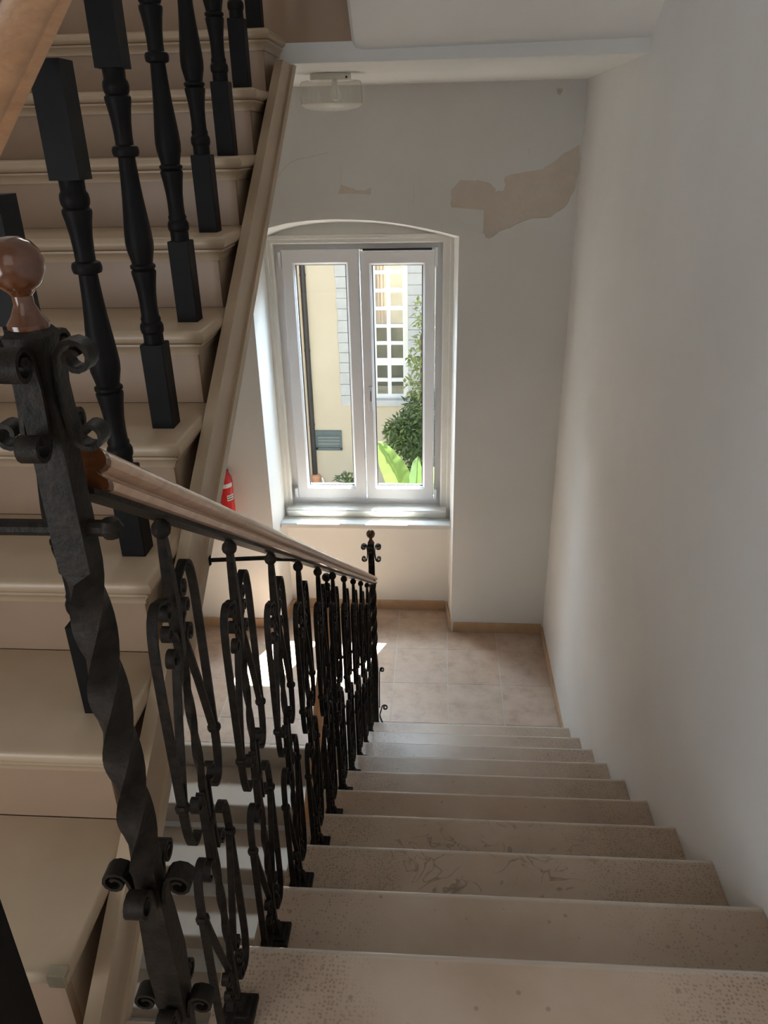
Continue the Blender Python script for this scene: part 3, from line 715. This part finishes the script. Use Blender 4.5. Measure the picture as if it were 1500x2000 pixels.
# ------------------------------------------------------------------ outside: the house across the yard
YF = 10.5
GZ = -4.3
gr_ = tag(obj('ground', MB().box(-14, 12, .46, 26, GZ-.2, GZ), 'ground'), None, None, None, 'structure')
nb = thing('neighbour_house', 'cream rendered house across the yard with a white barred tall window', 'house', (-2, YF, GZ))
hx0, hx1, hz0, hz1 = -2.34, -1.36, -1.56, 2.35
m = MB().box(-14, hx0, YF, YF+.4, GZ, 6.5).box(hx1, 8, YF, YF+.4, GZ, 6.5).box(hx0, hx1, YF, YF+.4, GZ, hz0).box(hx0, hx1, YF, YF+.4, hz1, 6.5)
obj('wall', m, 'facade', nb)
rnd = random.Random(5)
zq = -1.70; i = 0
while zq < 3.3:
    hgt = rnd.uniform(.19, .24); w0 = -2.74+rnd.uniform(-.012, .012)
    obj('quoin_stone', MB().cbox(w0, hx0-.004, YF-.025-rnd.uniform(0, .008), YF+.05, zq, zq+hgt-.012, .004), 'quoin', nb)
    hg2 = hgt
    if zq > -1.6: obj('quoin_stone', MB().cbox(hx1+.004, -.86+rnd.uniform(-.012, .012), YF-.022-rnd.uniform(0, .008), YF+.05, zq+.05, zq+.05+hg2-.012, .004), 'quoin', nb)
    zq += hgt; i += 1
obj('window_sill', MB().cbox(hx0-.06, hx1+.08, YF-.10, YF+.1, hz0-.13, hz0-.005, .006), 'quoin', nb)
colx = [(-2.275, -2.065), (-1.985, -1.778), (-1.700, -1.460)]
rowz = [(-1.479, -1.223), (-1.148, -.886)]+[(-.741+.3385*i, -.474+.3385*i) for i in range(9)]
fr = obj('window_frame', MB().box(hx0, hx1, YF+.05, YF+.10, hz0, rowz[0][0]).box(hx0, colx[0][0], YF+.05, YF+.10, rowz[0][0], hz1).box(colx[-1][1], hx1, YF+.05, YF+.10, rowz[0][0], hz1).box(colx[0][0], colx[-1][1], YF+.05, YF+.10, rowz[-1][1], hz1), 'white_wood', nb)
for a, b in zip(colx[:-1], colx[1:]): obj('mullion', MB().cbox(a[1], b[0], YF+.055, YF+.095, rowz[0][0], rowz[-1][1], .004), 'white_wood', fr)
for a, b in zip(rowz[:-1], rowz[1:]):
    for c in colx: obj('glazing_bar', MB().box(c[0], c[1], YF+.060, YF+.090, a[1], b[0]), 'white_wood', fr)
pm = None
for c in colx:
    for r in rowz: obj('pane', MB().box(c[0], c[1], YF+.074, YF+.078, r[0], r[1]), 'glass', fr)
obj('room_lining', MB().box(hx0-.3, hx1+.3, YF+1.1, YF+1.15, hz0-.3, hz1+.3).box(hx0-.3, hx1+.3, YF+.4, YF+1.15, hz0-.35, hz0-.3).box(hx0-.35, hx0-.3, YF+.4, YF+1.15, hz0-.3, hz1+.3).box(hx1+.3, hx1+.35, YF+.4, YF+1.15, hz0-.3, hz1+.3), 'dim_room', nb)
cu = MB(); pts = []
for j in range(31):
    x = -2.32+.58*j/30; pts.append((x, YF+.22+.018*math.sin(j*1.9)))
cu.rings([[(x, y, -.08) for x, y in pts]+[(x, y+.006, -.08) for x, y in reversed(pts)], [(x, y, 2.3) for x, y in pts]+[(x, y+.006, 2.3) for x, y in reversed(pts)]])
obj('reflection_sheet', cu, 'peach', nb)  # added sheet behind the panes, coloured like their peach reflection
obj('roof_cornice', MB().box(-14, 8, YF-.25, YF+.4, 6.5, 6.7), 'quoin', nb)
# louvred vent in its wall
vf = obj('vent_frame', MB().box(-3.31, -3.27, YF-.04, YF+.02, -2.66, -2.27).box(-2.80, -2.755, YF-.04, YF+.02, -2.66, -2.27).box(-3.31, -2.755, YF-.05, YF+.02, -2.33, -2.245).box(-3.31, -2.755, YF-.04, YF+.02, -2.68, -2.62), 'vent', nb)
for i in range(4):
    z = -2.60+.070*i
    obj('slat', MB().rings([[(x, YF-.030, z), (x, YF-.024, z-.004), (x, YF+.0, z+.042), (x, YF-.006, z+.046)] for x in (-3.27, -2.80)]), 'vent', vf)
# rain pipe
dp = thing('drainpipe', 'dark drainpipe running down the cream house wall outside', 'drainpipe', (-3.36, YF-.06, GZ))
obj('pipe', MB().tube([(-3.36, YF-.06, GZ), (-3.36, YF-.06, 6.4)], .055, 12), 'pipe', dp)
for z in (-3.9, -2.1, -.55, .9, 2.6): obj('bracket', MB().lathe((-3.36, YF-.06, z), [(.062, -.02), (.064, 0), (.062, .02)], 12).box(-3.38, -3.34, YF-.03, YF, z-.02, z+.02), 'pipe', dp)
obj('terracotta_collar', MB().lathe((-3.34, YF-.08, -3.30), [(.075, -.10), (.105, -.06), (.11, .04), (.075, .085), (.06, .09)], 16), 'terracotta', dp)
cb = thing('wall_conduit', 'thin pale conduit beside the drainpipe on the cream house wall', 'conduit', (-3.50, YF-.02, GZ))
obj('tube', MB().tube([(-3.505, YF-.02, GZ), (-3.505, YF-.02, 6.4)], .018, 8), 'pipe', cb)
po = thing('pole', 'short white pole leaning beside the foot of the drainpipe', 'pole', (-3.15, YF-.5, GZ))
obj('shaft', MB().tube([(-2.86, YF-.45, GZ), (-3.20, YF-.16, -3.25)], .022, 8), 'white_wood', po)
# left neighbour wall, pink strip
m = MB().box(-9, -3.62, YF-.35, YF+.0, GZ, 6.4)
obj('wall_projection', m, 'terracotta', nb)

# ------------------------------------------------------------------ outside: plants
def leaf(m, c, d, n, L, w):
    d = d.normalized(); s = d.cross(n).normalized(); u = s.cross(d)
    p = [c, c+d*L*.35+s*w+u*.12*L, c+d*L, c+d*L*.35-s*w+u*.12*L, c+d*L*.4]
    m.add([tuple(q) for q in p], [(0, 1, 4), (1, 2, 4), (2, 3, 4), (3, 0, 4)])
def foliage(blobs, L, seed):
    r = random.Random(seed); m = MB()
    for (cx, cy, cz, rx, ry, rz, n) in blobs:
        for _ in range(n):
            while True:
                p = Vector((r.uniform(-1, 1), r.uniform(-1, 1), r.uniform(-1, 1)))
                if .25 < p.length < 1: break
            p = p*(.75+.25*r.random())
            c = Vector((cx+p.x*rx, cy+p.y*ry, cz+p.z*rz))
            d = Vector((p.x+r.uniform(-.8, .8), p.y+r.uniform(-.8, .8), p.z*.5+r.uniform(-.8, .5)))
            nn = Vector((r.uniform(-.6, .6), r.uniform(-.6, .6), 1))
            ll = L*r.uniform(.7, 1.25); leaf(m, c, d, nn, ll, ll*.24)
    return m
tr = thing('tree', 'dense dark green leafy tree outside at the right of the window', 'tree', (-.75, 8.1, GZ))
tb = MB().tube(crom([(-.75, 8.1, GZ), (-.78, 8.1, -3.2), (-.85, 8.0, -2.3), (-.95, 8.0, -1.4), (-1.02, 8.0, -.6), (-1.04, 8.0, .3)], 4), [.07]*8+[.055]*6+[.035]*4+[.015]*3, 8)
tb.tube([(-.85, 8.0, -2.3), (-1.2, 7.9, -1.7), (-1.45, 7.9, -1.35)], [.035, .022, .01], 6).tube([(-.95, 8, -1.4), (-.55, 8.1, -.7)], [.03, .012], 6)
obj('trunk', tb, 'bark', tr)
fo = foliage([(-1.22, 8, -1.45, .42, .5, .5, 900), (-.85, 8, -1.7, .55, .6, .6, 900), (-1.0, 8, -.95, .36, .45, .38, 500), (-1.45, 7.9, -1.35, .24, .35, .27, 260), (-.5, 8.1, -1.2, .5, .5, .8, 500), (-1.0, 8, -2.15, .35, .5, .45, 400)], .12, 11)
tag(obj('foliage', fo, 'leaf', tr), kind='stuff')
fo = foliage([(-1.04, 8, -.05, .18, .3, .42, 110), (-1.02, 8, .62, .13, .25, .36, 60), (-.8, 8, .2, .35, .4, .6, 130), (-1.2, 8, -.12, .09, .15, .13, 30), (-1.15, 7.9, -.55, .22, .3, .16, 70)], .12, 12)
tag(obj('new_growth', fo, 'leaf_light', tr), kind='stuff')['label'] = 'paler young leaves on the top twigs'
sh = thing('shrub', 'low green shrub at the foot of the cream house wall outside', 'shrub', (-2.35, 8.0, GZ))
obj('stem', MB().tube([(-2.35, 8, GZ), (-2.32, 8, -2.7)], [.03, .012], 6), 'bark', sh)
tag(obj('foliage', foliage([(-2.35, 8, -2.55, .36, .36, .42, 420), (-2.1, 8, -3.1, .5, .4, .7, 380)], .12, 13), 'leaf', sh), kind='stuff')
bp = thing('banana_plant', 'banana plant with big bright green leaves outside below the right pane', 'plant', (-1.15, 5.0, GZ))
obj('stem', MB().tube([(-1.15, 5.0, GZ), (-1.16, 5.0, -3.0), (-1.14, 5.0, -1.7)], [.12, .10, .05], 12), 'banana', bp)
def banana_leaf(spine, half, fold, nrm):
    S = crom(spine, 5); n = len(S); m = MB(); R = []
    nr = Vector(nrm).normalized()
    for i, p in enumerate(S):
        p = Vector(p); d = (Vector(S[min(i+1, n-1)])-Vector(S[max(i-1, 0)])).normalized()
        s = d.cross(nr).normalized(); t = i/(n-1)
        w = half*(max(.02, math.sin(PI*min(1, .10+.9*t))**.6))
        row = []
        for q in (-1, -.66, -.33, 0, .33, .66, 1):
            rip = .012*math.sin(i*2.3+q*3)*abs(q)
            row.append(tuple(p+s*w*q+nr*(fold*abs(q)*w+rip)))
        R.append(row)
    m.rings(R, closed=False)
    k = len(m.v); m.tube([tuple(Vector(p)-nr*.006) for p in S], [.014*(1-.8*i/(n-1))+.002 for i in range(n)], 6)
    return m
obj('leaf', banana_leaf([(-1.14, 5.0, -1.75), (-1.18, 4.98, -1.35), (-1.27, 4.95, -.95), (-1.40, 4.92, -.66), (-1.54, 4.9, -.40)], .19, -.25, (.35, -.9, .35)), 'banana', bp)
obj('leaf', banana_leaf([(-1.12, 5.02, -1.75), (-1.06, 5.02, -1.3), (-1.03, 5.05, -.95), (-1.02, 5.10, -.68)], .11, .5, (-.35, -.9, .2)), 'banana', bp)
obj('leaf', banana_leaf([(-1.12, 5.05, -1.75), (-.95, 5.2, -1.35), (-.7, 5.35, -1.05), (-.45, 5.5, -.95)], .2, -.3, (.2, -.5, .8)), 'banana', bp)
obj('leaf', banana_leaf([(-1.16, 5.05, -1.75), (-1.35, 5.2, -1.55), (-1.6, 5.4, -1.42), (-1.9, 5.6, -1.5)], .18, -.3, (-.2, -.5, .8)), 'banana', bp)
